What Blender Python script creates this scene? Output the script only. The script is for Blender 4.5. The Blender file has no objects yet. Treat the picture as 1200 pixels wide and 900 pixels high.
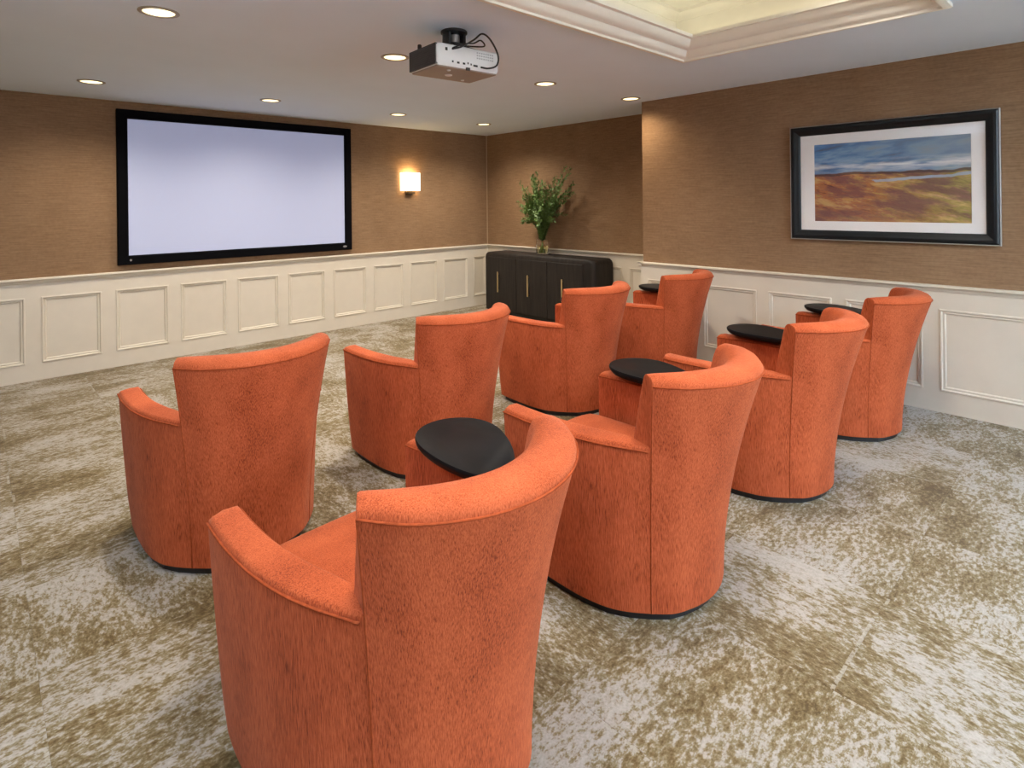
import bpy, bmesh, math, random
from mathutils import Vector, Matrix
random.seed(7)
scene = bpy.context.scene
COL = scene.collection
R = math.radians

# ------------------------------------------------------------------ camera
F_PX, ROLL, YAW = 672.941, 0.01095, 0.8163
CAM = Vector((-5.8444, -6.7351, 1.5565))
cam_data = bpy.data.cameras.new('camera')
cam = bpy.data.objects.new('camera', cam_data)
COL.objects.link(cam)
fw = Vector((math.cos(YAW), math.sin(YAW), 0)); rt = Vector((math.sin(YAW), -math.cos(YAW), 0)); up = Vector((0, 0, 1))
cx = rt*math.cos(ROLL) - up*math.sin(ROLL); cy = rt*math.sin(ROLL) + up*math.cos(ROLL)
cam.matrix_world = Matrix(((cx.x, cy.x, -fw.x, CAM.x), (cx.y, cy.y, -fw.y, CAM.y), (cx.z, cy.z, -fw.z, CAM.z), (0, 0, 0, 1)))
cam_data.sensor_width = 36; cam_data.sensor_fit = 'HORIZONTAL'
cam_data.lens = F_PX*36/1200
cam_data.shift_x = 2.33/1200; cam_data.shift_y = -212.2/1200
cam_data.clip_start = 0.05
scene.camera = cam

# ------------------------------------------------------------------ world, exposure, large lights
world = bpy.data.worlds.new('world'); scene.world = world; world.use_nodes = True
world.node_tree.nodes['Background'].inputs[0].default_value = (0.55, 0.68, 0.9, 1)
world.node_tree.nodes['Background'].inputs[1].default_value = 1.0
scene.view_settings.view_transform = 'Standard'; scene.view_settings.look = 'None'
scene.view_settings.gamma = 1; scene.view_settings.use_curve_mapping = False
scene.view_settings.exposure = 0.25
DOWN_POWER = 310.0
TRAY_POWER = 170.0
COVE_POWER = 0.7
WINDOW_FILL_POWER = 70.0
UPLIGHT_FILL_POWER = 2100.0
SCONCE_POWER = 4.0

def area_lamp(name, loc, direction, sx, sy, power, color):
    l = bpy.data.lights.new(name, 'AREA'); l.shape = 'RECTANGLE'; l.size = sx; l.size_y = sy; l.energy = power; l.color = color
    o = bpy.data.objects.new(name, l); COL.objects.link(o); o.location = loc
    o.rotation_euler = Vector(direction).to_track_quat('-Z', 'Y').to_euler()
    return o
COOL_FILL = (0.80, 0.90, 1.0)
for wx, wf in ((-5.6, .5), (-2.9, 1.5)):
    area_lamp('window_daylight', (wx, -11.92, 1.55), (0, 1, .95), 2.1, 1.45, WINDOW_FILL_POWER*wf, COOL_FILL).data.spread = R(125)  # cool fill lamps added behind the camera for ceiling and chair backs

# ------------------------------------------------------------------ helpers
def link(name, me, mat=None, parent=None, **props):
    o = bpy.data.objects.new(name, me); COL.objects.link(o)
    if mat is not None:
        me.materials.clear()
        for m in (mat if isinstance(mat, (list, tuple)) else [mat]): me.materials.append(m)
    if parent: o.parent = parent
    for k, v in props.items(): o[k] = v
    return o
def finish(bm, name, mat, parent=None, smooth=None, recalc=True, **props):
    if recalc: bmesh.ops.recalc_face_normals(bm, faces=bm.faces[:])
    me = bpy.data.meshes.new(name)
    if smooth is not None:
        for f in bm.faces: f.smooth = True
    bm.to_mesh(me); bm.free()
    if smooth is not None and smooth < 180: me.set_sharp_from_angle(angle=R(smooth))
    return link(name, me, mat, parent, **props)
def box(bm, x0, y0, z0, x1, y1, z1, mi=0):
    v = [bm.verts.new(p) for p in ((x0,y0,z0),(x1,y0,z0),(x1,y1,z0),(x0,y1,z0),(x0,y0,z1),(x1,y0,z1),(x1,y1,z1),(x0,y1,z1))]
    for f in ((0,3,2,1),(4,5,6,7),(0,1,5,4),(1,2,6,5),(2,3,7,6),(3,0,4,7)):
        bm.faces.new([v[i] for i in f]).material_index = mi
    return v
def loft(bm, rings, closed=True, cap0=True, cap1=True):
    rows = [[bm.verts.new(p) for p in r] for r in rings]
    n = len(rows[0])
    for a, b in zip(rows, rows[1:]):
        for i in range(n if closed else n-1):
            bm.faces.new((a[i], a[(i+1) % n], b[(i+1) % n], b[i]))
    if cap0: bm.faces.new(rows[0][::-1])
    if cap1: bm.faces.new(rows[-1])
    return rows
def lathe(bm, prof, n=32, c=(0,0,0), cap0=True, cap1=True):
    rings = [[(c[0]+r*math.cos(2*math.pi*i/n), c[1]+r*math.sin(2*math.pi*i/n), c[2]+z) for i in range(n)] for r, z in prof]
    return loft(bm, rings, True, cap0, cap1)
def tube(bm, pts, r, n=6, taper=1.0):
    pts = [Vector(p) for p in pts]; rings = []
    prev = None
    for i, p in enumerate(pts):
        t = (pts[min(i+1, len(pts)-1)] - pts[max(i-1, 0)]).normalized()
        a = prev if prev else (Vector((0,0,1)) if abs(t.z) < .9 else Vector((1,0,0)))
        u = (a - t*a.dot(t)).normalized(); w = t.cross(u); prev = u
        rr = r*(1+(taper-1)*i/(len(pts)-1))
        rings.append([p + (u*math.cos(2*math.pi*k/n)+w*math.sin(2*math.pi*k/n))*rr for k in range(n)])
    loft(bm, rings)
def catmull(pts, per=6):
    P = [Vector(p) for p in pts]; out = []
    for i in range(len(P)-1):
        p0 = P[i-1] if i else P[0]*2-P[1]; p1, p2 = P[i], P[i+1]; p3 = P[i+2] if i+2 < len(P) else P[-1]*2-P[-2]
        for k in range(per):
            t = k/per
            out.append(.5*((2*p1)+(p2-p0)*t+(2*p0-5*p1+4*p2-p3)*t*t+(3*p1-p0-3*p2+p3)*t**3))
    out.append(P[-1]); return out
def resample(pts, n):
    d = [0]
    for a, b in zip(pts, pts[1:]): d.append(d[-1]+(Vector(b)-Vector(a)).length)
    out = []; j = 0
    for k in range(n):
        s = d[-1]*k/(n-1)
        while j < len(d)-2 and d[j+1] < s: j += 1
        t = (s-d[j])/max(d[j+1]-d[j], 1e-9)
        out.append(Vector(pts[j]).lerp(Vector(pts[j+1]), min(max(t, 0), 1)))
    return out
def empty(name, loc, rz=0, **props):
    o = bpy.data.objects.new(name, None); COL.objects.link(o); o.location = loc; o.rotation_euler = (0, 0, rz); o.empty_display_size = .1
    for k, v in props.items(): o[k] = v
    return o
def copy_tree(o, parent=None):
    c = o.copy(); COL.objects.link(c)
    if parent: c.parent = parent
    for ch in list(o.children): copy_tree(ch, c)
    return c

# ------------------------------------------------------------------ materials
class NT:
    def __init__(s, name):
        s.m = bpy.data.materials.new(name); s.m.use_nodes = True; s.t = s.m.node_tree; s.b = s.t.nodes['Principled BSDF']
    def n(s, typ, **kw):
        nd = s.t.nodes.new(typ)
        for k, v in kw.items():
            if k.startswith('i_'): nd.inputs[k[2:].replace('_', ' ')].default_value = v
            else: setattr(nd, k, v)
        return nd
    def l(s, a, b): s.t.links.new(a, b)
    def coords(s, kind='Object', scale=(1,1,1)):
        tc = s.n('ShaderNodeTexCoord'); mp = s.n('ShaderNodeMapping'); mp.inputs['Scale'].default_value = scale
        s.l(tc.outputs[kind], mp.inputs[0]); return mp.outputs[0]
    def noise(s, vec, scale, detail=4, rough=.55):
        nd = s.n('ShaderNodeTexNoise'); nd.inputs['Scale'].default_value = scale; nd.inputs['Detail'].default_value = detail; nd.inputs['Roughness'].default_value = rough
        if vec is not None: s.l(vec, nd.inputs['Vector'])
        return nd.outputs['Fac']
    def ramp(s, fac, stops, interp='LINEAR'):
        nd = s.n('ShaderNodeValToRGB'); cr = nd.color_ramp; cr.interpolation = interp
        while len(cr.elements) < len(stops): cr.elements.new(.5)
        for e, (p, c) in zip(cr.elements, stops): e.position = p; e.color = (*c, 1) if len(c) == 3 else c
        s.l(fac, nd.inputs[0]); return nd.outputs[0]
    def math(s, op, a, b=None, clamp=False):
        nd = s.n('ShaderNodeMath', operation=op, use_clamp=clamp)
        for i, v in enumerate((a, b)):
            if v is None: continue
            if isinstance(v, (int, float)): nd.inputs[i].default_value = v
            else: s.l(v, nd.inputs[i])
        return nd.outputs[0]
    def mix(s, fac, a, b, blend='MIX'):
        nd = s.n('ShaderNodeMix', data_type='RGBA', blend_type=blend)
        for i, v in ((0, fac), (6, a), (7, b)):
            if isinstance(v, (int, float)): nd.inputs[i].default_value = v
            elif isinstance(v, tuple): nd.inputs[i].default_value = (*v, 1)
            else: s.l(v, nd.inputs[i])
        return nd.outputs[2]
    def bump(s, h, strength=.2, dist=.002):
        nd = s.n('ShaderNodeBump'); nd.inputs['Strength'].default_value = strength; nd.inputs['Distance'].default_value = dist
        s.l(h, nd.inputs['Height']); s.l(nd.outputs[0], s.b.inputs['Normal'])
    def set(s, **kw):
        for k, v in kw.items():
            s.b.inputs[k.replace('_', ' ')].default_value = (*v, 1) if isinstance(v, tuple) and len(v) == 3 else v
        return s
    def color(s, c): s.l(c, s.b.inputs['Base Color'])
def plain(name, color, rough=.5, metal=0, var=.06, scale=8, **kw):
    t = NT(name); t.set(Roughness=rough, Metallic=metal, **kw)
    f = t.noise(t.coords(), scale, 3)
    t.color(t.ramp(f, [(.3, tuple(c*(1-var) for c in color)), (.7, tuple(min(1, c*(1+var)) for c in color))]))
    return t.m

def make_fabric():
    t = NT('orange_chenille')
    a = t.noise(t.coords('Object', (380, 380, 26)), 1.0, 3, .62)
    b = t.noise(t.coords('Object', (1, 1, .6)), 7, 3)
    s = t.math('ADD', t.math('MULTIPLY', a, .74), t.math('MULTIPLY', b, .26))
    c = t.ramp(s, [(.33, (.145, .021, .006)), (.47, (.355, .066, .019)), (.62, (.50, .112, .039))])
    t.color(c); t.set(Roughness=.85, Sheen_Weight=.15, Sheen_Roughness=.4, Sheen_Tint=(1.0, .55, .38), Specular_IOR_Level=.2)
    t.bump(a, .45, .003); return t.m
def make_wallpaper():
    t = NT('grasscloth_wallpaper')
    tc = t.n('ShaderNodeTexCoord')
    sep = t.n('ShaderNodeSeparateXYZ'); t.l(tc.outputs['Object'], sep.inputs[0])
    u = t.math('ADD', sep.outputs[0], sep.outputs[1])
    def uv(su, sv):
        cmb = t.n('ShaderNodeCombineXYZ'); t.l(t.math('MULTIPLY', u, su), cmb.inputs[0]); t.l(t.math('MULTIPLY', sep.outputs[2], sv), cmb.inputs[1]); return cmb.outputs[0]
    a = t.noise(uv(5, 130), 1, 4, .65)
    b = t.noise(uv(40, 40), 1, 2)
    d = t.noise(uv(2.2, 1.1), 1, 3)
    s = t.math('ADD', t.math('ADD', t.math('MULTIPLY', a, .6), t.math('MULTIPLY', b, .2)), t.math('MULTIPLY', d, .2))
    t.color(t.ramp(s, [(.33, (.165, .092, .044)), (.5, (.240, .144, .077)), (.68, (.312, .197, .112))]))
    t.set(Roughness=.8, Specular_IOR_Level=.25); t.bump(a, .25, .002); return t.m
def make_carpet():
    t = NT('distressed_carpet')
    tc = t.n('ShaderNodeTexCoord'); oi = t.n('ShaderNodeObjectInfo')
    off = t.n('ShaderNodeVectorMath', operation='SCALE'); off.inputs[0].default_value = (37, 53, 11); t.l(oi.outputs['Random'], off.inputs['Scale'])
    add = t.n('ShaderNodeVectorMath', operation='ADD'); t.l(tc.outputs['Object'], add.inputs[0]); t.l(off.outputs[0], add.inputs[1])
    def mp(sc):
        m = t.n('ShaderNodeMapping'); m.inputs['Scale'].default_value = sc; t.l(add.outputs[0], m.inputs[0]); return m.outputs[0]
    geo = t.n('ShaderNodeNewGeometry')
    g = t.n('ShaderNodeMapping'); g.inputs['Scale'].default_value = (.7, 1.1, 1); t.l(geo.outputs['Position'], g.inputs[0])
    world_patch = t.noise(g.outputs[0], 2.3, 6, .66)
    patch = t.noise(mp((2.2, 4.6, 1)), 1.0, 6, .68)
    fine = t.noise(mp((34, 60, 1)), 1.0, 4, .7)
    speck = t.noise(mp((120, 120, 1)), 1.0, 2, .6)
    s = t.math('ADD', t.math('MULTIPLY', patch, .28), t.math('MULTIPLY', world_patch, .26))
    s = t.math('ADD', s, t.math('MULTIPLY', fine, .38)); s = t.math('ADD', s, t.math('MULTIPLY', speck, .08))
    c = t.ramp(s, [(.405, (.080, .050, .015)), (.450, (.135, .093, .035)), (.484, (.185, .140, .070)), (.508, (.235, .195, .125)), (.522, (.31, .276, .228)), (.565, (.365, .332, .288)), (.64, (.39, .36, .318))])
    # pale rubbed lines along some tile edges
    sp = t.n('ShaderNodeSeparateXYZ'); t.l(tc.outputs['Generated'], sp.inputs[0])
    e1 = t.math('LESS_THAN', sp.outputs[0], .018)
    e = t.math('MULTIPLY', e1, t.math('GREATER_THAN', t.noise(mp((.7, .9, 1)), 3, 2), .55))
    e = t.math('MULTIPLY', e, t.math('GREATER_THAN', fine, .42))
    c = t.mix(t.math('MULTIPLY', e, .6), c, (.36, .33, .27))
    c = t.mix(.35, c, t.ramp(speck, [(.3, (.55, .55, .55)), (.7, (1, 1, 1))]), 'MULTIPLY')
    t.color(c); t.set(Roughness=.95, Specular_IOR_Level=.1, Sheen_Weight=.15)
    t.bump(t.math('ADD', t.math('MULTIPLY', s, 1.5), t.math('MULTIPLY', speck, .6)), .5, .004); return t.m
def make_wood():
    t = NT('dark_oak')
    a = t.noise(t.coords('Object', (30, 30, 2.5)), 1, 5, .65)
    t.color(t.ramp(a, [(.3, (.010, .008, .007)), (.6, (.022, .017, .014)), (.75, (.036, .028, .022))]))
    t.set(Roughness=.58, Specular_IOR_Level=.25); t.bump(a, .12, .001); return t.m
def make_glass(name, color=(1,1,1), rough=0, ior=1.45):
    t = NT(name); t.set(Base_Color=color, Roughness=rough, IOR=ior, Transmission_Weight=1.0); return t.m
def make_emit(name, color, strength, base=(.8,.8,.8)):
    t = NT(name); t.set(Base_Color=base, Emission_Color=color, Emission_Strength=strength, Roughness=.6); return t.m
def make_art():
    t = NT('landscape_painting')
    tc = t.n('ShaderNodeTexCoord'); sp = t.n('ShaderNodeSeparateXYZ'); t.l(tc.outputs['Generated'], sp.inputs[0])
    U = t.math('SUBTRACT', 1.0, sp.outputs[1]); V = sp.outputs[2]
    def uv(su, sv, o=0, skew=0):
        cmb = t.n('ShaderNodeCombineXYZ'); t.l(t.math('MULTIPLY', U, su), cmb.inputs[0])
        t.l(t.math('MULTIPLY', t.math('ADD', V, t.math('MULTIPLY', U, skew)), sv), cmb.inputs[1]); cmb.inputs[2].default_value = o; return cmb.outputs[0]
    hz = t.math('ADD', V, t.math('MULTIPLY', t.math('SUBTRACT', t.noise(uv(2.0, 1), 2, 3), .5), .10))
    sk = t.noise(uv(2.2, 6, 1, -.2), 1.4, 5, .6)
    sky = t.ramp(sk, [(.30, (.11, .13, .17)), (.44, (.10, .24, .50)), (.55, (.24, .40, .60)), (.66, (.30, .38, .44)), (.78, (.62, .66, .66))])
    sky = t.mix(t.math('MULTIPLY', t.math('MULTIPLY', U, V), .75, True), sky, (.20, .26, .30))
    low = t.math('SUBTRACT', 1, t.math('MULTIPLY', t.math('ABSOLUTE', t.math('SUBTRACT', V, .70)), 11), True)
    cl = t.math('MULTIPLY', low, t.ramp(t.noise(uv(3, 14, 5), 1.2, 4), [(.38, (0,0,0)), (.56, (1,1,1))]))
    sky = t.mix(cl, sky, (.76, .78, .78))
    ln = t.noise(uv(4, 11, 2, .35), 1.7, 8, .76)
    land = t.ramp(ln, [(.28, (.09, .035, .045)), (.38, (.22, .075, .055)), (.45, (.52, .20, .06)), (.51, (.34, .13, .09)), (.57, (.60, .34, .10)), (.66, (.30, .22, .07)), (.76, (.70, .52, .25))])
    right = t.math('MULTIPLY', t.math('SUBTRACT', U, .30), 1.5, True)
    green = t.ramp(t.noise(uv(5, 12, 9, .5), 1.8, 8, .74), [(.30, (.10, .10, .045)), (.42, (.24, .22, .07)), (.50, (.34, .33, .09)), (.58, (.42, .26, .16)), (.70, (.70, .56, .24))])
    land = t.mix(t.math('MULTIPLY', right, .85), land, green)
    big = t.noise(uv(2.4, 4.5, 21, .25), 1.6, 4, .6)
    land = t.mix(t.math('MULTIPLY', t.ramp(big, [(.40, (1, 1, 1)), (.52, (0, 0, 0))]), .75), land, (.17, .075, .085))
    land = t.mix(t.math('MULTIPLY', t.ramp(big, [(.56, (0, 0, 0)), (.66, (1, 1, 1))]), .7), land, (.68, .48, .20))
    dusk = t.math('MULTIPLY', t.math('SUBTRACT', .35, V), 2.2, True)
    land = t.mix(t.math('MULTIPLY', dusk, t.math('SUBTRACT', .9, U), True), land, (.20, .11, .11))
    lake = t.math('MULTIPLY', t.math('LESS_THAN', t.math('ABSOLUTE', t.math('SUBTRACT', hz, t.math('ADD', .46, t.math('MULTIPLY', U, .10)))), .016), t.math('GREATER_THAN', t.math('ADD', U, t.math('MULTIPLY', ln, .5)), .68))
    land = t.mix(t.math('MULTIPLY', lake, .85), land, (.38, .48, .62))
    isky = t.math('MULTIPLY', t.math('SUBTRACT', hz, .605), 60, True)
    c = t.mix(isky, land, sky)
    hl = t.math('LESS_THAN', t.math('ABSOLUTE', t.math('SUBTRACT', hz, t.math('ADD', .60, 0))), .014)
    c = t.mix(t.math('MULTIPLY', hl, .75), c, (.06, .04, .05))
    t.color(c); t.set(Roughness=.35, Specular_IOR_Level=.3); return t.m

M = {}
M['fabric'] = make_fabric(); M['piping'] = plain('orange_seam_piping', (.30, .058, .018), .9, var=.2, scale=60, Specular_IOR_Level=.1); M['wallpaper'] = make_wallpaper(); M['carpet'] = make_carpet(); M['wood'] = make_wood(); M['art'] = make_art()
M['cream'] = plain('cream_wainscot_paint', (.66, .60, .50), .42, var=.02)
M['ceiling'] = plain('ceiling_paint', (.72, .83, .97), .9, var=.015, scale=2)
M['cornice'] = plain('cornice_paint', (.86, .85, .79), .5, var=.02)
M['underlay'] = plain('carpet_underlay', (.20, .17, .12), .9)
M['black_gloss'] = plain('black_lacquer', (.008, .008, .009), .42, var=.2, Specular_IOR_Level=.05)
M['black'] = plain('black_plastic', (.012, .012, .013), .5, var=.2)
M['screen_black'] = plain('black_velvet_frame', (.003, .003, .004), .8, var=.2, Specular_IOR_Level=.05)
M['frame_black'] = plain('black_frame_lacquer', (.006, .009, .011), .4, var=.3, Specular_IOR_Level=.3)
M['silver'] = plain('silver_leaf', (.42, .41, .40), .5, .9)
M['brass'] = plain('brushed_brass', (.72, .55, .30), .3, .9)
M['bronze'] = plain('bronze_metal', (.10, .07, .045), .4, .7)
M['mat'] = plain('white_mat_board', (.90, .90, .91), .6, var=.01)
M['projector_white'] = plain('projector_white_plastic', (.74, .76, .78), .4, var=.02)
M['projector_grey'] = plain('projector_grey_grille', (.07, .07, .075), .5, var=.1)
M['projector_under'] = plain('projector_underside', (.30, .25, .22), .45, var=.04)  # white plastic with shade and warm floor bounce put into its colour
M['ring'] = plain('recessed_trim_metal', (.34, .30, .25), .4, .3)
M['glass'] = make_glass('clear_glass'); M['pane'] = make_glass('window_glass')
M['water'] = make_glass('yellow_tinted_water', (.95, .92, .55), 0, 1.33)
M['lens'] = make_emit('lamp_lens', (1.0, .82, .46), 1.7)
M['shade'] = make_emit('lit_linen_shade', (1.0, .84, .58), 2.6)
M['cove_led'] = make_emit('cove_strip', (1.0, .86, .56), 1.5)
M['screen'] = make_emit('projection_fabric', (.42, .47, .74), .26, (.38, .41, .54))  # faint even glow stands in for light falling on the fabric
M['leaf'] = plain('eucalyptus_leaf', (.022, .078, .092), .55, var=.55, scale=25)
M['leaf_dark'] = plain('dusky_leaf', (.035, .060, .075), .55, var=.5, scale=25)
M['leaf_pale'] = plain('pale_sage_leaf', (.09, .18, .19), .6, var=.4, scale=25)
M['stem'] = plain('green_stem', (.12, .20, .05), .5, var=.3)

# ------------------------------------------------------------------ room shell
H = 2.6
JX, JY = -0.6987, -3.2957
XL, YB = -7.5, -12.0
T = .12
S = dict(kind='structure')
bm = bmesh.new(); box(bm, XL-T, YB-T, -.12, T, T, -.008); floor = finish(bm, 'floor', M['underlay'], **S)
TS = .61
bm = bmesh.new()
h = TS/2-.0002
loft(bm, [[(-h,-h,-.008),(h,-h,-.008),(h,h,-.008),(-h,h,-.008)], [(-h,-h,-.0007),(h,-h,-.0007),(h,h,-.0007),(-h,h,-.0007)],
          [(-h+.0009,-h+.0009,0),(h-.0009,-h+.0009,0),(h-.0009,h-.0009,0),(-h+.0009,h-.0009,0)]])
tile0 = finish(bm, 'carpet_tile', M['carpet'], floor); tile_mesh = tile0.data
first = True
ix0 = -5.692
for i in range(-3, 10):
    for j in range(0, 19):
        x = ix0 + TS*(i+.5); y = -TS*(j+.5)
        if x-TS/2 < XL-.1 or y+TS/2 < YB: continue
        if x-TS/2 > -.05: continue
        if x > JX+.3 and y < JY-.31: continue
        o = tile0 if first else bpy.data.objects.new('carpet_tile', tile_mesh)
        if not first: COL.objects.link(o); o.parent = floor
        first = False
        o.location = (x, y, 0); o.rotation_euler = (0, 0, random.choice((0, 0, 1, 2, 2, 3))*math.pi/2)

bm = bmesh.new(); box(bm, XL-T, 0, 0, T, T, H); wall_front = finish(bm, 'wall_front', M['wallpaper'], **S)
bm = bmesh.new(); box(bm, 0, JY, 0, T, 0, H); wall_recess = finish(bm, 'wall_recess', M['wallpaper'], **S)
bm = bmesh.new(); box(bm, JX, YB-T, 0, T, JY, H); wall_right = finish(bm, 'wall_right', M['wallpaper'], **S)
bm = bmesh.new(); box(bm, XL-T, YB, 0, XL, 0, H); wall_left = finish(bm, 'wall_left', M['wallpaper'], **S)
# back wall with two added, unseen openings that carry in cool fill
bm = bmesh.new()
wins = [(-6.7, -4.5), (-4.0, -1.8)]
xs = [XL-T] + [v for w in wins for v in w] + [JX]
for a, b in zip(xs[::2], xs[1::2]): box(bm, a, YB-T, 0, b, YB, H)
for a, b in wins: box(bm, a, YB-T, 0, b, YB, .8); box(bm, a, YB-T, 2.3, b, YB, H)
wall_back = finish(bm, 'wall_back', M['wallpaper'], **S)
for k, (a, b) in enumerate(wins):
    bm = bmesh.new()
    w = .05
    box(bm, a, YB-T, .8, a+w, YB, 2.3); box(bm, b-w, YB-T, .8, b, YB, 2.3); box(bm, a+w, YB-T, .8, b-w, YB, .8+w); box(bm, a+w, YB-T, 2.3-w, b-w, YB, 2.3)
    box(bm, (a+b)/2-.02, YB-T*.7, .8+w, (a+b)/2+.02, YB-T*.3, 2.3-w)
    wo = finish(bm, 'window_%d' % (k+1), M['cream'], **S)
    for p, q in ((a+w, (a+b)/2-.02), ((a+b)/2+.02, b-w)):
        bm = bmesh.new(); box(bm, p, YB-T*.55, .85, q, YB-T*.45, 2.25); finish(bm, 'pane', M['pane'], wo)

# ceiling with the tray opening
CX0, CX1, CY0, CY1 = -5.75, -2.02, -6.10, -4.543
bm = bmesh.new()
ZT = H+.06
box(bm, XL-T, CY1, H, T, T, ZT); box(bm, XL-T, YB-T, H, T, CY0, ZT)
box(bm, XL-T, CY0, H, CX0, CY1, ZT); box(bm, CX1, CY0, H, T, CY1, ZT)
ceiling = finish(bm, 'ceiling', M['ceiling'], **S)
o_ = .13; ZR = 3.0
bm = bmesh.new()
a0, a1, b0, b1 = CX0-o_, CX1+o_, CY0-o_, CY1+o_
box(bm, a0-.06, b0-.06, ZT, a0, b1+.06, ZR); box(bm, a1, b0-.06, ZT, a1+.06, b1+.06, ZR)
box(bm, a0, b0-.06, ZT, a1, b0, ZR); box(bm, a0, b1, ZT, a1, b1+.06, ZR)
box(bm, a0-.06, b0-.06, ZR, a1+.06, b1+.06, ZR+.06)
finish(bm, 'ceiling_tray', M['cornice'], **S)
def rect_sweep(bm, prof):
    # prof: (inset towards the opening, z) closed profile, mitred round the opening
    rings = []
    for sx, sy in ((0,0),(1,0),(1,1),(0,1)):
        rings.append([((CX1-d) if sx else (CX0+d), (CY1-d) if sy else (CY0+d), z) for d, z in prof])
    rows = [[bm.verts.new(p) for p in r] for r in rings]; n = len(prof)
    for k in range(4):
        A, B = rows[k], rows[(k+1) % 4]
        for i in range(n): bm.faces.new((A[i], A[(i+1) % n], B[(i+1) % n], B[i]))
bm = bmesh.new()
rect_sweep(bm, [(-.025, H), (-.025, H-.018), (-.012, H-.026), (.012, H-.026), (.014, H-.012), (.030, H-.008), (.048, H+.004), (.060, H+.024), (.070, H+.034), (.076, H+.034), (.092, H+.040), (.116, H+.054), (.134, H+.078),
                (.140, H+.088), (.165, H+.090), (.165, H+.112), (.150, H+.116), (.03, H+.07), (0, H+.05), (0, H)])
finish(bm, 'trim_1', M['cornice'], smooth=35, **S)
bm = bmesh.new()
rect_sweep(bm, [(-.13, ZR-.075), (-.122, ZR-.075), (-.118, ZR-.05), (-.10, ZR-.03), (-.08, ZR-.02), (-.075, ZR), (-.13, ZR)])
finish(bm, 'trim_2', M['cornice'], smooth=35, **S)
bm = bmesh.new()
rect_sweep(bm, [(-.075, ZT+.001), (-.045, ZT+.001), (-.045, ZT+.012), (-.075, ZT+.012)])
finish(bm, 'trim_3', M['cove_led'], **S)
COVE = (1.0, .83, .52)
for yy, sgn in ((CY1+.04, -1), (CY0-.04, 1)):
    area_lamp('cove_light', ((CX0+CX1)/2, yy, ZT+.035), (0, sgn*.35, 1), CX1-CX0, .05, COVE_POWER*1.5, COVE)
for xx, sgn in ((CX1+.04, -1), (CX0-.04, 1)):
    l = area_lamp('cove_light', (xx, (CY0+CY1)/2, ZT+.035), (sgn*.35, 0, 1), .05, CY1-CY0, COVE_POWER*.7, COVE)
    l.rotation_euler = (0, R(180-19*sgn), 0)

# wainscot: frame of rails and stiles, panels set in the openings, chair rail above
ZP0, ZP1, ZW = .155, .752, .895
PROF_P = [(0, .000), (0, .0225), (.006, .025), (.013, .024), (.018, .0150), (.022, .0145), (.026, .0165), (.032, .0150), (.038, .0060)]
def wainscot(parent, length, openings, place):
    """place maps (along, out, z) to world"""
    bm = bmesh.new()
    def bx(a0, a1, z0, z1):
        v = [bm.verts.new(place(*p)) for p in ((a0,0,z0),(a1,0,z0),(a1,.018,z0),(a0,.018,z0),(a0,0,z1),(a1,0,z1),(a1,.018,z1),(a0,.018,z1))]
        for f in ((0,3,2,1),(4,5,6,7),(0,1,5,4),(1,2,6,5),(2,3,7,6),(3,0,4,7)): bm.faces.new([v[i] for i in f])
    bx(length[0], length[1], 0, ZP0); bx(length[0], length[1], ZP1, ZW)
    cur = length[0]
    for a, b in openings: bx(cur, a, ZP0, ZP1); cur = b
    bx(cur, length[1], ZP0, ZP1)
    w = finish(bm, 'wainscot', M['cream'], parent)
    for a, b in openings:
        bm = bmesh.new()
        rings = [[place(a+d, o, ZP0+d), place(b-d, o, ZP0+d), place(b-d, o, ZP1-d), place(a+d, o, ZP1-d)] for d, o in PROF_P]
        loft(bm, rings, True, False, True)
        finish(bm, 'panel', M['cream'], w)
RAIL = [(0, .9257), (.046, .9257), (.050, .921), (.050, .910), (.044, .905), (.036, .902), (.030, .894), (.028, .884), (.020, .878), (.018, .868), (0, .868)]
def rail(name, a0, a1, place):
    bm = bmesh.new(); loft(bm, [[place(a, o, z) for o, z in RAIL] for a in (a0, a1)]); finish(bm, name, M['cream'], smooth=40, **S)
ops = [(-5.382+.5647*k, -5.382+.5647*k+.452) for k in range(-3, 9)] + [(-.30, -.06)]
pf = lambda a, o, z: (a, -o, z)
wainscot(wall_front, (XL, 0), ops, pf); rail('trim_4', XL, 0, pf)
pr_ = lambda a, o, z: (-o, -a, z)
wainscot(wall_recess, (.018, -JY), [(.08+.64*k, .08+.64*k+.53) for k in range(5)], pr_); rail('trim_5', .02, -JY, pr_)
pj = lambda a, o, z: (JX-o, -a, z)
wainscot(wall_right, (-JY, -YB), [(3.363+.6155*k, 3.363+.6155*k+.514) for k in range(13)], pj); rail('trim_6', -JY-.05, -YB, pj)
bm = bmesh.new(); box(bm, JX-.018, JY, 0, -.018, JY+.018, ZW); box(bm, JX-.05, JY+.0001, .885, -.05, JY+.045, .9255); finish(bm, 'trim_7', M['cream'], **S)
bm = bmesh.new(); box(bm, -.010, -.010, .926, 0, 0, H); finish(bm, 'trim_8', plain('corner_bead', (.42, .30, .19), .6), **S)
for nm, p in (('baseboard_left', (XL, YB, 0, XL+.018, -.02, .14)), ('baseboard_back', (XL+.02, YB, 0, JX-.02, YB+.018, .14))):
    bm = bmesh.new(); box(bm, *p); finish(bm, nm, M['cream'], **S)

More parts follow.
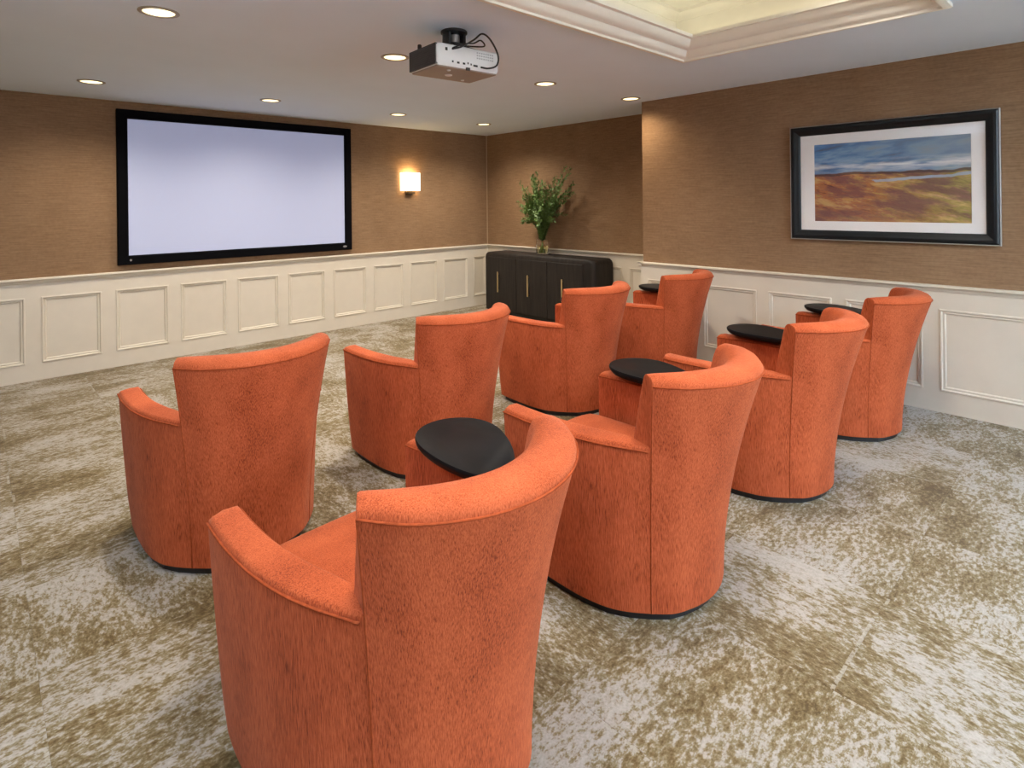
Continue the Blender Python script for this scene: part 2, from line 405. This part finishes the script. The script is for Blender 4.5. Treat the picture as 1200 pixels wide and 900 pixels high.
# ------------------------------------------------------------------ swivel tablet armchair
HEM_Z, ARM_Z, PIPE_Z = .035, .672, .905
hem_back = [(-.257,-.126),(-.202,-.182),(-.14,-.212),(-.07,-.233),(0,-.240),(.07,-.233),(.14,-.212),(.202,-.182),(.257,-.126)]
top_back = [(-.338,-.192),(-.282,-.281),(-.206,-.347),(-.115,-.394),(0,-.413),(.115,-.394),(.206,-.347),(.282,-.281),(.338,-.192)]
inn_top = [(-.283,-.118),(-.235,-.168),(-.155,-.222),(-.075,-.253),(0,-.262),(.075,-.253),(.155,-.222),(.235,-.168),(.283,-.118)]
inn_low = [(-.258,-.025),(-.215,-.085),(-.14,-.130),(-.07,-.150),(0,-.155),(.07,-.150),(.14,-.130),(.215,-.085),(.258,-.025)]
NU = 33
def rs(l): return resample(catmull([(x, y, 0) for x, y in l], 8), NU)
HB, TB, IT, IL = rs(hem_back), rs(top_back), rs(inn_top), rs(inn_low)
def outer_at(u, z):
    t = (z-HEM_Z)/(PIPE_Z-HEM_Z)
    return HB[u].lerp(TB[u], max(t, 0)**1.75)
def inner_at(u, z):
    t = max(0, (z-.45)/(.915-.45))
    return IL[u].lerp(IT[u], t**1.15)
def back_profile(u):
    pts = []
    for z in (HEM_Z, .12, .22, .32, .42, .52, .60, .672, .74, .80, .85, .885, PIPE_Z):
        p = outer_at(u, z); pts.append(Vector((p.x, p.y, z)))
    A = outer_at(u, PIPE_Z); B = inner_at(u, .915)
    edge = 1 - .25*abs(2*u/(NU-1)-1)**6
    for s, dz in ((.04, .016), (.12, .029), (.25, .037), (.42, .041), (.6, .040), (.77, .033), (.90, .021), (.98, .006)):
        p = A.lerp(B, s); pts.append(Vector((p.x, p.y, PIPE_Z+dz*edge)))
    for z in (.88, .82, .74, .66, .56, .46, .36):
        p = inner_at(u, z); pts.append(Vector((p.x, p.y, z)))
    p = inner_at(u, .45); pts.append(Vector((p.x*.97, p.y, HEM_Z)))
    return pts
def build_chair():
    root = empty('swivel_armchair', (0, 0, 0))
    fab = M['fabric']
    # backrest
    bm = bmesh.new(); profs = [back_profile(u) for u in range(NU)]
    brow = loft(bm, profs, True, False, False)
    n = len(profs[0])
    for ring, sgn in ((0, 1), (NU-1, -1)):
        vs = brow[ring]
        # slightly puffed end face with a seam inset
        c = [v.co.copy() for v in vs]; mid = sum(c, Vector())/n
        inset = []
        k_out = 20
        for i, p in enumerate(c):
            # pull towards the profile's own centre line in plan, keep height
            o = outer_at(ring, min(p.z, PIPE_Z)); q = inner_at(ring, min(max(p.z, .36), .915)); m = (o+q)/2
            d = Vector((m.x-p.x, m.y-p.y, 0))
            if d.length > 1e-6: d = d.normalized()*min(.012, d.length*.5)
            push = Vector((0, .006, 0))
            inset.append(bm.verts.new(p+d+push))
        for i in range(n): bm.faces.new((vs[i], vs[(i+1) % n], inset[(i+1) % n], inset[i]))
        bm.faces.new(inset)
    bk = finish(bm, 'backrest', fab, root, smooth=42)
    bm = bmesh.new()
    line = [outer_at(u, PIPE_Z) for u in range(NU)]
    tube(bm, [Vector((p.x*1.002, p.y*1.001, PIPE_Z)) for p in line], .0036)
    for u in (0, NU-1):
        tube(bm, [Vector((p.x*1.001, p.y+.001, z)) for z in (HEM_Z+.002, .15, .3, .45, .6, .672, .75, .82, .87, PIPE_Z) for p in [outer_at(u, z)]], .0026)
    finish(bm, 'piping', M['piping'], bk, smooth=180)
    # arms
    out_hem = [(-.257,-.126),(-.306,-.062),(-.343,.01),(-.364,.12),(-.366,.25),(-.360,.40),(-.348,.500)]
    out_top = [(-.311,-.150),(-.356,-.035),(-.385,.069),(-.402,.192),(-.406,.317),(-.402,.42),(-.394,.512)]
    in_top = [(-.262,-.030),(-.272,.03),(-.287,.10),(-.303,.22),(-.308,.33),(-.306,.43),(-.300,.526)]
    NA = 25
    ra = lambda l: resample(catmull([(x, y, 0) for x, y in l], 8), NA)
    OH, OT, IN = ra(out_hem), ra(out_top), ra(in_top)
    for s in (-1, 1):
        def P(v, z): return (v.x*(-s), v.y, z)
        bm = bmesh.new(); rings = []
        def ring(t, z, ins):
            tt = min(max((z-HEM_Z)/(ARM_Z-HEM_Z), 0), 1)
            o = []
            for i in range(NA):
                w = max(0, 1-i/9.0)**1.5
                o.append(OH[i].lerp(OT[i], tt**(.75+.95*w)))
            e = outer_at(0, min(z, ARM_Z)); d0 = e-o[0]; d0.z = 0
            for i in range(NA): o[i] = o[i]+d0*max(0, 1-i/9.0)
            q = IN
            pts = []
            for i in range(NA):
                d = (q[i]-o[i]).normalized()*ins; pts.append(o[i]+d)
            fo, fi = o[-1], q[-1]
            pts[-1] = pts[-1] + Vector((0, -ins*.8, 0))
            mid = fo.lerp(fi, .5)+Vector((0, .012-ins*.8, 0))
            pts.append(mid)
            ii = []
            for i in range(NA-1, -1, -1):
                d = (o[i]-q[i]).normalized()*ins; ii.append(q[i]+d)
            ii[0] = ii[0] + Vector((0, -ins*.8, 0))
            return [P(v, z) for v in pts+ii]
        for z in (HEM_Z, .14, .26, .38, .50, .60, .648):
            t = (z-HEM_Z)/(ARM_Z-HEM_Z); rings.append(ring(t**.75, z, 0))
        rings += [ring(1, .662, .003), ring(1, .670, .009), ring(1, ARM_Z, .017)]
        rows = loft(bm, rings, True, False, False)
        top = rows[-1]; m = len(top)
        for i in range(NA-1): bm.faces.new((top[i], top[i+1], top[m-2-i], top[m-1-i]))
        bm.faces.new((top[NA-1], top[NA], top[NA+1]))
        bot = rows[0]
        for i in range(NA-1): bm.faces.new((bot[i], bot[m-1-i], bot[m-2-i], bot[i+1]))
        bm.faces.new((bot[NA-1], bot[NA+1], bot[NA]))
        ar = finish(bm, 'arm', fab, root, smooth=50)
        bm = bmesh.new()
        tube(bm, [P(OT[i]*1.0+(OT[i]-IN[i]).normalized()*.001, .656) for i in range(NA)], .0038)
        tube(bm, [P(IN[i]+(IN[i]-OT[i]).normalized()*.001, .656) for i in range(NA)], .0034)
        finish(bm, 'piping', M['piping'], ar, smooth=180)
    # seat cushion
    bm = bmesh.new()
    plan = [(-.24,-.145),(-.275,-.03),(-.292,.12),(-.297,.35),(-.293,.53),(-.262,.588),(-.13,.600),(0,.602)]
    plan = plan + [(-x, y) for x, y in plan[-2::-1]]
    plan = resample(catmull([(x, y, 0) for x, y in plan], 4), 48)
    c = Vector((0, .22, 0))
    rings = []
    for sc, z in ((.94, .285), (.985, .292), (1, .31), (1, .42), (.99, .443), (.965, .458), (.90, .470), (.75, .482), (.5, .490), (.2, .493)):
        rings.append([(c+(p-c)*sc)+Vector((0, 0, z)) for p in plan])
    loft(bm, rings)
    st = finish(bm, 'seat_cushion', fab, root, smooth=60)
    bm = bmesh.new(); tube(bm, [(c+(p-c)*1.0)+Vector((0, 0, .438)) for p in plan[6:-6]], .004); finish(bm, 'piping', M['piping'], st, smooth=180)
    # front rail below the seat
    bm = bmesh.new()
    fr = [(-.30, .40), (-.325, .515), (-.25, .555), (0, .570), (.25, .555), (.325, .515), (.30, .40)]
    loft(bm, [[(x, y, z) for x, y in fr] for z in (HEM_Z, .284)]); finish(bm, 'front_rail', fab, root, smooth=40)
    # plinth and swivel
    bm = bmesh.new()
    hl = [(-.257,-.126),(-.306,-.062),(-.343,.01),(-.364,.12),(-.366,.25),(-.360,.40),(-.335,.500)]
    foot = [(x*.95, y*.95+.010) for x, y in hem_back[::-1] + hl[1:] + [(-.2, .54), (.2, .54)] + [(-x, y) for x, y in hl[:0:-1]]]
    loft(bm, [[(x, y, z) for x, y in foot] for z in (0, HEM_Z+.004)]); finish(bm, 'plinth', M['black'], root)
    # tablet on the right arm
    bm = bmesh.new(); egg = []
    for k in range(48):
        a = 2*math.pi*k/48; sn_ = math.sin(a); egg.append(Vector((.150*math.cos(a)*(1+.24*sn_), (.232*sn_ if sn_ > 0 else .295*sn_), 0)))
    rings = [[p*sc+Vector((0, 0, z)) for p in egg] for sc, z in ((.86, -.036), (.93, -.030), (.985, -.018), (1.0, -.010), (1.0, -.004), (.985, 0.0))]
    loft(bm, rings)
    tb = finish(bm, 'tablet', M['black_gloss'], root, smooth=50); tb.location = (.355, .250, .732)
    bm = bmesh.new(); lathe(bm, [(.034, -.0605), (.034, -.052), (.022, -.05), (.022, -.035)], 20, (.0, .10, 0)); finish(bm, 'tablet_pivot', M['black'], tb, smooth=40)
    return root
chairs = [  # x, y, rotation, tablet rotation, label
 (-4.940, -5.439, 3.0, -20, 'burnt orange swivel armchair nearest the camera, seen from behind in the left foreground'),
 (-3.771, -5.408, 1.1, -14, 'burnt orange swivel armchair second from left in the near row, its seat visible'),
 (-2.556, -5.437, 1.1, -14, 'burnt orange swivel armchair third from left in the near row, oval black tablet behind'),
 (-1.427, -5.498, -.7, -14, 'burnt orange swivel armchair at the right end of the near row, below the framed picture'),
 (-4.923, -3.917, 1.7, -12, 'burnt orange swivel armchair at the left end of the far row'),
 (-3.757, -3.922, 1.1, -12, 'burnt orange swivel armchair second from left in the far row, behind the nearest black tablet'),
 (-2.442, -3.858, -1.7, -12, 'burnt orange swivel armchair in front of the dark sideboard'),
 (-1.336, -3.947, 2.1, -12, 'burnt orange swivel armchair at the right end of the far row, beside the wall corner'),
]
proto = build_chair()
for i, (x, y, r, tr, lab) in enumerate(chairs):
    o = proto if i == 0 else copy_tree(proto)
    o.location = (x, y, 0); o.rotation_euler = (0, 0, R(r)); o['label'] = lab; o['category'] = 'armchair'; o['group'] = 'orange swivel armchairs in two rows'
    for ch in o.children:
        if ch.name.startswith('tablet'): ch.rotation_euler = (0, 0, R(tr))

# ------------------------------------------------------------------ projection screen
X0, X1, Z0, Z1 = -4.800, -2.316, .988, 2.518
sc = empty('projection_screen', ((X0+X1)/2, 0, Z0), label='large wide projection screen with thick black frame hung on the brown front wall', category='screen')
ox, oz = -(X0+X1)/2, -Z0
bm = bmesh.new()
fwid = .091
rings = []
for d, y in ((0, -.002), (0, -.046), (.006, -.052), (fwid-.012, -.052), (fwid, -.036), (fwid, -.012)):
    rings.append([(X0+d+ox, y, Z0+d+oz), (X1-d+ox, y, Z0+d+oz), (X1-d+ox, y, Z1-d+oz), (X0+d+ox, y, Z1-d+oz)])
loft(bm, rings, True, False, False); finish(bm, 'frame', M['screen_black'], sc)
bm = bmesh.new(); box(bm, X0+fwid-.004+ox, -.030, Z0+fwid-.004+oz, X1-fwid+.004+ox, -.012, Z1-fwid+.004+oz); finish(bm, 'screen_fabric', M['screen'], sc)
bm = bmesh.new(); lathe(bm, [(.010, 0), (.010, .003), (.006, .004)], 12); bdg = finish(bm, 'logo_badge', M['silver'], sc, label='small round silver badge'); bdg.rotation_euler = (R(90), 0, 0); bdg.location = (X0+.105+ox, -.0515, .045)
bm = bmesh.new(); lathe(bm, [(.020, 0), (.020, .003), (.016, .004)], 16); bdg = finish(bm, 'logo_badge', M['silver'], sc, label='oval silver badge'); bdg.rotation_euler = (R(90), 0, 0); bdg.scale = (1.3, .62, 1); bdg.location = (X1-.10+ox, -.0515, .045)

# ------------------------------------------------------------------ wall sconce
sx, sz = -1.435, 1.862
sn = empty('wall_sconce', (sx, 0, 1.70), label='small glowing square wall sconce with cream shade right of the projection screen', category='wall lamp')
bm = bmesh.new(); W_, D_, H_ = .142, .105, .123; z0, z1 = sz-H_-1.70, sz+H_-1.70
outl = [(-W_, -.018), (-W_, -D_+.03), (-W_+.01, -D_+.012), (-W_+.03, -D_), (W_-.03, -D_), (W_-.01, -D_+.012), (W_, -D_+.03), (W_, -.018)]
inl = [(x*.97, -.018 + (y+.018)*.96) for x, y in outl]
loop = outl + inl[::-1]
rows = loft(bm, [[(x, y, z) for x, y in loop] for z in (z0, z1)], True, False, False)
nL = len(outl)
for rr in rows:
    for i in range(nL-1): bm.faces.new((rr[i], rr[i+1], rr[2*nL-2-i], rr[2*nL-1-i]))
finish(bm, 'lamp_shade', M['shade'], sn, smooth=40)
bm = bmesh.new(); box(bm, -.055, -.016, -.02, .055, 0, .24); finish(bm, 'wall_plate', M['bronze'], sn)
bm = bmesh.new(); box(bm, -.062, -.07, -.002, .062, -.016, .026); lathe(bm, [(.012, .02), (.012, .09)], 12, (0, -.05, 0)); finish(bm, 'bracket', M['bronze'], sn)
bm = bmesh.new(); lathe(bm, [(.014, .09), (.026, .12), (.028, .15), (.018, .18), (.004, .19)], 16, (0, -.055, 0)); finish(bm, 'bulb', M['lens'], sn, smooth=60)
for zz, d in ((.255, 1), (.06, -1)):
    l = bpy.data.lights.new('sconce_light', 'POINT'); l.energy = SCONCE_POWER*(1.0 if d > 0 else .5); l.color = (1, .66, .30); l.shadow_soft_size = .03
    lo = bpy.data.objects.new('sconce_light', l); COL.objects.link(lo); lo.parent = sn; lo.location = (0, -.06, zz)

# ------------------------------------------------------------------ framed picture
Y0, Y1, Z0, Z1 = -6.176, -4.800, 1.224, 2.170
pc = empty('framed_picture', (JX, (Y0+Y1)/2, Z0), label='wide framed landscape painting in white mat and black frame on the right brown wall', category='picture')
def PP(y, out, z): return (-out, y-(Y0+Y1)/2, z-Z0)
def rect(d, out): return [PP(Y0+d, out, Z0+d), PP(Y1-d, out, Z0+d), PP(Y1-d, out, Z1-d), PP(Y0+d, out, Z1-d)]
bm = bmesh.new(); loft(bm, [rect(d, o) for d, o in ((0, .002), (0, .034), (.003, .037), (.006, .036), (.008, .030))], True, False, False); finish(bm, 'silver_edge', M['silver'], pc, label='thin silver outer edge')
bm = bmesh.new(); loft(bm, [rect(d, o) for d, o in ((.0075, .004), (.0075, .034), (.020, .044), (.036, .046), (.052, .038), (.066, .034), (.074, .030), (.080, .022), (.080, .012))], True, False, False); finish(bm, 'frame', M['frame_black'], pc)
AY0, AY1, AZ0, AZ1 = -6.018, -4.984, 1.375, 2.012
bm = bmesh.new()
def rect2(a, b, c, d, o): return [PP(a, o, c), PP(b, o, c), PP(b, o, d), PP(a, o, d)]
loft(bm, [rect2(Y0+.075, Y1-.075, Z0+.075, Z1-.075, .015), rect2(AY0, AY1, AZ0, AZ1, .015), rect2(AY0+.003, AY1-.003, AZ0+.003, AZ1-.003, .012)], True, False, False); finish(bm, 'mat_board', M['mat'], pc)
bm = bmesh.new(); v = box(bm, -.0125, AY0-(Y0+Y1)/2, AZ0-Z0, -.006, AY1-(Y0+Y1)/2, AZ1-Z0); finish(bm, 'painting', M['art'], pc, label='abstract moorland painting, blue sky over rust and olive fields')
tg = NT('picture_glazing'); nt = tg.t
tr = tg.n('ShaderNodeBsdfTransparent'); gl = tg.n('ShaderNodeBsdfGlossy'); gl.inputs['Roughness'].default_value = .02
fr = tg.n('ShaderNodeFresnel'); fr.inputs[0].default_value = 1.45; mx = tg.n('ShaderNodeMixShader')
gb = tg.n('ShaderNodeNewGeometry'); tg.l(tg.math('MULTIPLY', fr.outputs[0], tg.math('SUBTRACT', 1.0, gb.outputs['Backfacing'])), mx.inputs[0]); tg.l(tr.outputs[0], mx.inputs[1]); tg.l(gl.outputs[0], mx.inputs[2])
tg.l(mx.outputs[0], nt.nodes['Material Output'].inputs[0])
bm = bmesh.new(); box(bm, -.0195, Y0+.079-(Y0+Y1)/2, .079, -.0175, Y1-.079-(Y0+Y1)/2, Z1-Z0-.079); finish(bm, 'glass_sheet', tg.m, pc)

# ------------------------------------------------------------------ sideboard
SB = empty('sideboard', (-.235, -1.41, 0), label='long dark wood sideboard with rounded corners and brass pulls in the recess', category='sideboard')
bx0, by0 = -.235, -1.41
xf, xb, ya, yb, zt = -.42, -.052, -.40, -2.42, .856
def rp(xf_, xb_, ya_, yb_, r, n=6):
    pts = []
    for (cxx, cyy, a0) in ((xf_+r, ya_-r, 90), (xf_+r, yb_+r, 180)):
        for k in range(n+1):
            a = R(a0+90*k/n); pts.append((cxx+r*math.cos(a)-bx0, cyy+r*math.sin(a)-by0))
    pts += [(xb_-bx0, yb_-by0), (xb_-bx0, ya_-by0)]
    return pts
bm = bmesh.new()
rings = []
for ins, iy, z in ((.004, .004, .035), (0, 0, .04), (0, 0, .785), (.001, .006, .812), (.003, .020, .834), (.007, .042, .849), (.014, .070, zt)):
    rings.append([(x, y, z) for x, y in rp(xf+ins, xb, ya-iy, yb+iy, .060)])
loft(bm, rings); finish(bm, 'body', M['wood'], SB, smooth=40)
bm = bmesh.new(); loft(bm, [[(x, y, z) for x, y in rp(xf+.03, xb, ya-.03, yb+.03, .07)] for z in (0, .0351)]); finish(bm, 'plinth', M['black'], SB)
doors = [(-.50, -1.074), (-1.080, -1.650), (-1.656, -2.245)]
hyl = (-.725, -1.318, -1.926)
for (d0, d1), hy in zip(doors, hyl):
    bm = bmesh.new()
    xo = xf-bx0
    rr = [(d0-by0, d1-by0, .070, .780)]
    def q(ins, o): return [(xo-o, d1+ins-by0, .060+ins), (xo-o, d0-ins-by0, .060+ins), (xo-o, d0-ins-by0, .79-ins), (xo-o, d1+ins-by0, .79-ins)]
    loft(bm, [q(0, -.004), q(0, .007), q(.003, .010)]); dr = finish(bm, 'door', M['wood'], SB)
    bm = bmesh.new()
    box(bm, xo-.036, hy-by0-.008, .305, xo-.022, hy-by0+.008, .590)
    for zz in (.33, .56): box(bm, xo-.024, hy-by0-.004, zz-.005, xo-.009, hy-by0+.004, zz+.005)
    finish(bm, 'handle', M['brass'], dr)

# ------------------------------------------------------------------ vase and greenery
VX, VY, VZ = -.205, -1.365, zt
bm = bmesh.new()
lathe(bm, [(.070, 0), (.080, .004), (.084, .05), (.082, .13), (.079, .185), (.081, .205), (.078, .206), (.076, .185), (.079, .13), (.080, .05), (.072, .014)], 32, (0, 0, 0))
o = finish(bm, 'glass_vase', M['glass'], smooth=60, label='clear glass vase holding green branches on the dark sideboard', category='vase'); o.location = (VX, VY, VZ)
bm = bmesh.new(); lathe(bm, [(.0705, .0155), (.0785, .05), (.0775, .12), (.0775, .122)], 32); wt = finish(bm, 'water', M['water'], o, smooth=60); 
bq = empty('greenery_bouquet', (VX, VY, VZ+.02), label='tall loose bunch of eucalyptus and dusky green branches in the glass vase', category='plant')
rng = random.Random(12)
for k in range(84):
    a = rng.uniform(0, 2*math.pi); spread = rng.uniform(.05, .36) if k > 10 else rng.uniform(.34, .46); top = rng.uniform(.62, 1.14) - spread*.20
    if k in (0, 1, 2): a, spread, top = rng.uniform(4.3, 5.0), .36, 1.14
    dx, dy = math.cos(a)*spread*.62, math.sin(a)*spread
    dx = max(min(dx, .12), -.3)
    dx -= .02; dy = dy*1.3-.03 if dy < 0 else dy*.92
    p = [Vector((-dx*.08, -dy*.08, .0)), Vector((dx*.07, dy*.07, .26)), Vector((dx*.44, dy*.46, .26+(top-.26)*.54)), Vector((dx*1.05, dy*1.05, top-.02))]
    if rng.random() < .3 and k > 3: p[3].z -= .15; p[3] += Vector((dx*.1, dy*.15, 0))
    path = catmull(p, 8)
    bm = bmesh.new(); tube(bm, path, .0036, 5, .35)
    for f in bm.faces: f.material_index = 0
    mleaf = rng.choice(('leaf', 'leaf', 'leaf', 'leaf_pale', 'leaf_dark')) if k > 2 else 'leaf_dark'
    for i in range(6, len(path)):
        for s_ in (-1, 1):
            for rep in range(2):
                c = path[i].lerp(path[max(i-1, 0)], rep*.5)
                t = (path[i]-path[i-1]).normalized()
                sd = t.cross(Vector((rng.uniform(-1, 1), rng.uniform(-1, 1), rng.uniform(-.4, .4)))).normalized()*s_
                d = (sd*.8+t*.55+Vector((0, 0, rng.uniform(-.35, .2)))).normalized()
                wd = d.cross(t).normalized()
                if wd.length < .5: continue
                L = rng.uniform(.032, .060)*(1.1 if i < len(path)-4 else .85); w = L*rng.uniform(.17, .27)
                nrm = d.cross(wd)*.006
                pts = [c, c+d*L*.35+wd*w+nrm, c+d*L*.75+wd*w*.7, c+d*L-nrm, c+d*L*.75-wd*w*.7, c+d*L*.35-wd*w+nrm]
                f = bm.faces.new([bm.verts.new(q_) for q_ in pts]); f.material_index = 1
    finish(bm, 'branch', [M['stem'], M[mleaf]], bq, recalc=False)

# ------------------------------------------------------------------ ceiling projector
PJ = empty('ceiling_projector', (-3.700, -3.975, H), R(-4), label='white projector with black cables hanging from the ceiling on a round black mount', category='projector')
zb, zt2 = 2.335-H, 2.472-H
hx, hy = .222, .155
bm = bmesh.new()
def rrect(ax, ay, r, z, n=4):
    pts = []
    for (sx_, sy_, a0) in ((1, 1, 0), (-1, 1, 90), (-1, -1, 180), (1, -1, 270)):
        for k in range(n+1):
            a = R(a0+90*k/n); pts.append((sx_*(ax-r)+r*math.cos(a), sy_*(ay-r)+r*math.sin(a), z))
    return pts
loft(bm, [rrect(hx-.010, hy-.010, .012, zb+.006), rrect(hx, hy, .016, zb+.022), rrect(hx, hy, .016, zt2-.02), rrect(hx-.006, hy-.006, .016, zt2-.006), rrect(hx-.02, hy-.02, .016, zt2)])
pb = finish(bm, 'body', M['projector_white'], PJ, smooth=50)
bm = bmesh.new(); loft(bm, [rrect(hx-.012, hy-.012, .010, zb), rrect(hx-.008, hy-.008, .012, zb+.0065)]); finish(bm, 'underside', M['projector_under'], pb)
for r_, fx, fy in ((.020, -.03, .02), (.010, -.10, -.09), (.010, .12, .09)):
    bm = bmesh.new(); lathe(bm, [(r_, -.005), (r_*1.2, 0)], 14, (fx, fy, zb)); finish(bm, 'foot', M['projector_white'], pb)
bm = bmesh.new()
box(bm, -hx-.004, -hy+.008, zb+.012, -hx+.01, hy-.008, zt2-.008)
for k in range(9):
    z = zb+.026+k*.0118; box(bm, -hx-.007, -hy+.02, z, -hx-.003, hy-.02, z+.005)
finish(bm, 'side_grille', M['projector_grey'], pb, label='dark grey side grille')
bm = bmesh.new()
for k in range(8):
    for j in range(3): box(bm, .055+k*.016, -hy-.0015, zt2-.030-j*.016, .065+k*.016, -hy+.004, zt2-.022-j*.016)
finish(bm, 'rear_vent', plain('vent_grey', (.42, .44, .46), .5), pb, kind='stuff')
bm = bmesh.new()
for xx, w_, z in ((-.12, .010, .030), (-.085, .016, .028), (-.045, .016, .028), (-.012, .007, .034), (.010, .007, .03), (.03, .03, .026)): box(bm, xx, -hy-.002, zb+z, xx+w_, -hy+.004, zb+z+.011)
box(bm, -.165, -hy-.002, zt2-.045, -.150, -hy+.004, zt2-.027); box(bm, -.02, -hy-.004, zb-.002, .004, -hy+.006, zb+.014)
finish(bm, 'ports', M['black'], pb, kind='stuff')
bm = bmesh.new(); lathe(bm, [(.048, 0), (.05, .02), (.044, .03), (.030, .026)], 24); ln = finish(bm, 'lens_barrel', M['black_gloss'], pb, smooth=40); ln.rotation_euler = (R(-90), 0, 0); ln.location = (.11, hy-.005, zb+.07)
bm = bmesh.new()
lathe(bm, [(.076, 0), (.080, -.004), (.080, -.016), (.070, -.020)], 32); lathe(bm, [(.030, -.018), (.030, -.085)], 20)
lathe(bm, [(.055, -.082), (.055, -.100), (.04, -.104)], 24)
for sx_ in (-1, 1):
    for sy_ in (-1, 1): tube(bm, [(sx_*.04, sy_*.04, -.095), (sx_*.11, sy_*.085, -.118), (sx_*.12, sy_*.09, -.130)], .007)
box(bm, -.062, -.035, -.10, -.045, .035, -.02); box(bm, .045, -.035, -.10, .062, .035, -.02)
finish(bm, 'ceiling_mount', M['black'], PJ, smooth=40)
bm = bmesh.new(); lathe(bm, [(.034, -.072), (.034, -.028)], 20); finish(bm, 'mount_collar', M['silver'], PJ, smooth=40, label='silver collar')
bm = bmesh.new(); lathe(bm, [(.012, 0), (.012, .022), (.009, .026)], 12, (-.205, .06, zt2)); finish(bm, 'adjuster_knob', M['black'], pb)
def cable(pts, r=.0055):
    bm = bmesh.new(); tube(bm, catmull(pts, 8), r, 8); finish(bm, 'cable', M['black'], PJ, smooth=180)
cable([(-.118, -hy+.004, zt2-.030), (-.08, -hy-.04, zt2-.02), (.0, -hy-.05, zt2+.03), (.06, -hy-.05, zt2+.075), (.12, -hy-.05, zt2+.05), (.175, -hy-.05, zt2-.03), (.17, -hy-.045, zb+.045), (.12, -hy-.03, zb+.022), (.085, -hy+.002, zb+.030)])
cable([(-.118, -hy+.004, zt2-.026), (-.06, -hy-.03, zt2+.0), (.02, -hy-.02, zt2+.02), (.07, -hy-.02, zt2+.045), (.10, -hy-.02, zt2+.02), (.06, -hy-.02, zt2+.006), (.0, -.06, zt2+.03), (0, 0, zt2+.06)], .0045)

# ------------------------------------------------------------------ recessed ceiling lights
def make_downlight():
    root = empty('recessed_light', (0, 0, 0))
    bm = bmesh.new(); lathe(bm, [(.098, 0), (.098, -.004), (.090, -.007), (.079, -.007), (.076, -.003), (.076, 0)], 32, cap0=False, cap1=False); finish(bm, 'trim_ring', M['ring'], root, smooth=40)
    bm = bmesh.new(); lathe(bm, [(.0755, -.0005), (.0755, -.0025), (.05, -.0045), (.02, -.0055)], 28); finish(bm, 'lamp_lens', M['lens'], root, smooth=60)
    l = bpy.data.lights.new('downlight', 'SPOT'); l.energy = DOWN_POWER; l.color = (1.0, .89, .74); l.spot_size = R(150); l.spot_blend = 1.0; l.shadow_soft_size = .07
    lo = bpy.data.objects.new('downlight', l); COL.objects.link(lo); lo.parent = root; lo.location = (0, 0, -.02)
    return root
spots = [(-5.105, -.90, 'recessed ceiling light above the left edge of the projection screen'), (-3.667, -.97, 'recessed ceiling light above the middle of the projection screen'),
         (-2.209, -.985, 'recessed ceiling light above the right edge of the projection screen'), (-.897, -.982, 'recessed ceiling light in the far corner above the sideboard'),
         (-5.100, -3.213, 'large bright recessed ceiling light at upper left, nearest to the camera'), (-3.640, -3.214, 'recessed ceiling light partly hidden behind the hanging projector'),
         (-2.158, -3.283, 'recessed ceiling light right of the projector, in front of the ceiling tray'), (-.962, -3.342, 'recessed ceiling light next to the outer corner of the right wall'),
         (-5.15, -5.85, 'recessed light inside the ceiling tray, at its left end'), (-3.85, -5.85, 'recessed light inside the ceiling tray, in its middle'), (-2.6, -5.85, 'recessed light inside the ceiling tray, at its right end')]  # the three tray fixtures are added, unseen, to light the chair backs
dl = make_downlight()
for i, (x, y, lab) in enumerate(spots):
    o = dl if i == 0 else copy_tree(dl)
    tray = 'tray,' in lab
    o.location = (x, y, ZR if tray else H); o['label'] = lab; o['category'] = 'ceiling light'; o['group'] = 'recessed ceiling lights'
    if tray:
        for ch in o.children:
            if ch.type == 'LIGHT': ch.data = ch.data.copy(); ch.data.energy = TRAY_POWER; ch.data.spot_size = R(150); ch.data.shadow_soft_size = .2
    if 'outer corner' in lab:
        for ch in o.children:
            if ch.type == 'LIGHT': ch.data = ch.data.copy(); ch.data.energy = DOWN_POWER*.13; ch.data.color = (1, .80, .55)
    if 'hanging projector' in lab or 'ceiling tray' in lab and not tray:
        for ch in o.children:
            if ch.type == 'LIGHT': ch.data = ch.data.copy(); ch.data.energy = DOWN_POWER*.5
    if 'far corner' in lab:
        for ch in o.children:
            if ch.type == 'LIGHT': ch.data = ch.data.copy(); ch.data.energy = DOWN_POWER*.55
    if 'left edge of' in lab or 'upper left' in lab:
        for ch in o.children:
            if ch.type == 'LIGHT': ch.data = ch.data.copy(); ch.data.energy = DOWN_POWER*.38

# ------------------------------------------------------------------ added, unseen uplighters that wash the ceiling as bounce fill
def added_uplight(x, y, label, power):
    FL = empty('floor_lamp', (x, y, 0), label=label, category='lamp', group='floor uplighters outside the view')
    bm = bmesh.new(); lathe(bm, [(.15, 0), (.15, .012), (.03, .03)], 28); finish(bm, 'base', M['black'], FL, smooth=40)
    bm = bmesh.new(); lathe(bm, [(.013, .028), (.013, 1.66)], 14); finish(bm, 'pole', M['black'], FL, smooth=60)
    bm = bmesh.new(); lathe(bm, [(.03, 1.65), (.10, 1.68), (.19, 1.78), (.186, 1.78), (.097, 1.688), (.02, 1.662)], 32); finish(bm, 'bowl', M['silver'], FL, smooth=60)
    l = bpy.data.lights.new('uplight', 'SPOT'); l.energy = power; l.color = (.88, .94, 1.0); l.spot_size = R(160); l.spot_blend = .4; l.shadow_soft_size = .12
    lo = bpy.data.objects.new('uplight', l); COL.objects.link(lo); lo.parent = FL; lo.location = (0, 0, 1.80); lo.rotation_euler = (R(180), 0, 0)
added_uplight(-3.4, -10.3, 'tall floor uplighter with an open bowl standing behind the camera in the open floor', UPLIGHT_FILL_POWER)
added_uplight(-6.9, -5.6, 'tall floor uplighter with an open bowl standing by the left wall', UPLIGHT_FILL_POWER*.13)
